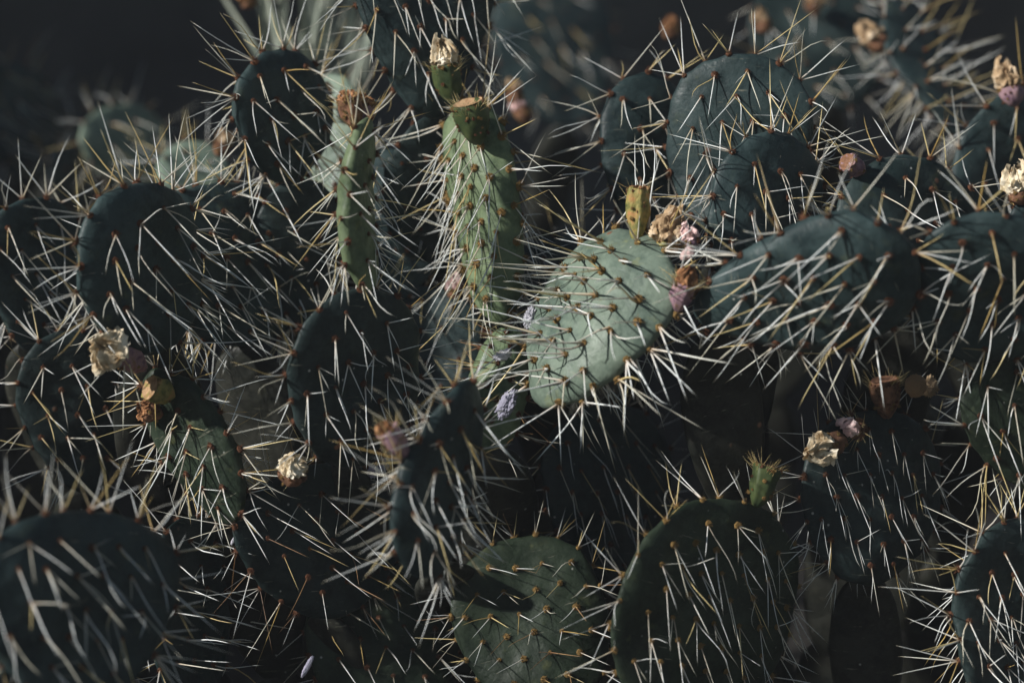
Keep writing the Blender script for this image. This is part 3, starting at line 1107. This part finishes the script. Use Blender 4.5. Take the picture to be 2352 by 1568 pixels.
# --- blurred background cacti
BGP = [
    ('blurred dark teal pad behind the gap at the top centre', [(1290, 300, 1.1, 1260, -60, 1.2, 300, 25, 'pad')], [(1190, 250, 1180, 205, 'petal_tan', 0.45), (1215, 285, 1195, 250, 'petal_pink', .45)]),
    ('soft pale blue grey pad lying back behind the left pads', [(110, 440, 0.80, 330, 335, 1.1, 260, 10, 'pad'), (400, 470, 0.40, 470, 340, 0.5, 160, -10, 'pad_light')], [(500, 360, 512, 330, 'petal_tan', 0.35)]),
    ('blurred dim pad with arched rim at the upper left beside the black gap', [(60, 420, 1.0, 20, 150, 1.0, 330, 55, 'pad'), (340, 430, 0.8, 250, 245, 0.8, 250, 40, 'pad_light')], []),
    ('blurred pad with tan dried flowers at the top right', [(1900, 260, 0.7, 1880, -40, 0.75, 330, 20, 'pad_shaded')], [(1760, 80, 1750, 50, 'petal_tan', .6), (1860, 30, 1870, 10, 'petal_tan', .7), (1545, 90, 1540, 70, 'petal_brown', .6)]),
    ('blurred pad under the thin edge on pad with grey spines', [(900, 700, 0.22, 910, 330, 0.25, 260, -10, 'pad')], []),
    ('blurred shadowed pad behind the round dark pad, fawn in places', [(760, 470, 0.32, 745, 170, 0.35, 190, -30, 'pad_light')], [(745, 260, 742, 215, 'petal_brown', .3), (580, 20, 570, 0, 'petal_brown', .5)]),
    ('blurred green pad showing between the centre stem and the dark middle pad', [(960, 1000, 0.2, 1000, 660, 0.22, 260, -15, 'pad')], [(1050, 690, 1045, 665, 'petal_pink', .2)]),
    ('dim pad behind the pale leaning pad, left of its upper edge', [(1290, 800, 0.3, 1270, 540, 0.33, 260, -10, 'pad')], []),
]
for label, pads, fl in BGP:
    x0 = pads[0][0]
    c = Plant(label, foot(x0, pads[0][2]))
    for (bx, by, bd, tx, ty, td, W, phi, mt) in pads:
        c.pad(bx, by, bd, tx, ty, td, W, phi, mat=mt, spacing=0.038, slen=1.1, fall=0.6, grav=0.7, nsp=(0, 2), rim=(1, 2))
    for (bx, by, tx, ty, pm, d) in fl:
        c.fruit(bx, by, tx, ty, d, d, 38, 'fruit_brown', 'tan', pm, fsize=0.9, petals=8)
    for q in pads[:1]:
        c.stem(q[0], q[1], q[2])
    c.finish(120)

# pale blurred tuft of long leaves behind the round pad
tr = random.Random(4)
tuft = bpy.data.objects.new('dry_plant', None)
C.objects.link(tuft)
tp = P(720, 330, 0.75)
tuft.location = tp
thing(tuft, 'pale blurred tuft of long upright dry leaves behind the round dark pad', 'plant')
vs, fs = [], []
for i in range(7):
    t = i / 6
    ww = 0.006 * (1 - t) ** 0.6 + 0.0004
    for s in (-1, 0, 1):
        vs.append((s * ww, 0.06 * t * t + abs(s) * ww * .4, t * 0.30))
for i in range(6):
    for j in range(2):
        a = i * 3 + j
        fs.append((a, a + 1, a + 4, a + 3))
lm = mesh('leaf', vs, fs)
lm.materials.append(M['straw'])
for i in range(46):
    o = bpy.data.objects.new('leaf', lm)
    C.objects.link(o)
    o.parent = tuft
    o.location = (tr.gauss(0, .025), tr.gauss(0, .025), tr.uniform(-.12, .02))
    o.rotation_euler = (tr.gauss(0, .12), tr.gauss(0.10, .16), tr.uniform(0, 6.28))
    o.scale = (1, 1, tr.uniform(.8, 1.4))
st = []
for j in range(8):
    a = j * math.pi / 4
    st += [(0.03 * math.cos(a), 0.03 * math.sin(a), -tp.z - 0.02), (0.02 * math.cos(a), 0.02 * math.sin(a), 0)]
link('stem', mesh('stem', st, [(2 * j, 2 * ((j + 1) % 8), 2 * ((j + 1) % 8) + 1, 2 * j + 1) for j in range(8)]), tuft, M['cork'])

# --- waxy insect clumps and litter
lump('insect_wax', 1219, 729, 0.0, 17, 26, -18, 'wool', 'white woolly wax clump on spines right of the joint of the tall pad', 'wax clump', 1.0, 1.0)
lump('insect_wax', 1156, 815, 0.0, 20, 12, 25, 'wool', 'small white crumbly wax clump on the front of the centre stem', 'wax clump', 5.0, 1.1)
lump('insect_wax', 1164, 930, -0.015, 18, 36, -28, 'wax_dark', 'long lilac grey wax clump low on the centre stem', 'wax clump', 9.0, 1.1)
lump('insect_wax', 830, 292, -0.07, 7, 11, -15, 'wool', 'tiny bright white wax fleck under the brown fruits of the thin pad', 'wax clump', 13.0, 0.8)
lump('insect_wax', 865, 1080, 0.05, 26, 14, 20, 'wax_dark', 'dim violet wax clump behind the pinkish withered fruit', 'wax clump', 15.0, 1.1)
lump('dried_petal', 1580, 582, -0.11, 18, 13, 35, 'petal_pink', 'pale pink withered petal hanging under the tan flower of the leaning pad', 'petal', 21.0, 0.7)
lump('dried_petal', 706, 1530, 0.0, 7, 28, -28, 'wax_dark', 'slim bluish dried petal standing at the bottom edge left of centre', 'petal', 25.0, 0.5)
lump('dried_petal', 535, 1242, -0.01, 4, 10, -25, 'wool', 'tiny white fleck at the foot of the slanting lower left pad', 'petal', 28.0, 0.6)
lump('dried_fruit', 2103, 886, 0.0, 26, 27, 10, 'tan', 'round tan dried fruit like a button at the right above the shadowed pad', 'fruit', 33.0, 0.35)
lump('dried_fruit', 2135, 888, 0.03, 22, 24, 0, 'petal_tan', 'grey olive crumpled husk tucked behind the round tan dried fruit', 'fruit', 37.0, 1.2)
print('COUNT', COUNT, len(bpy.data.objects))
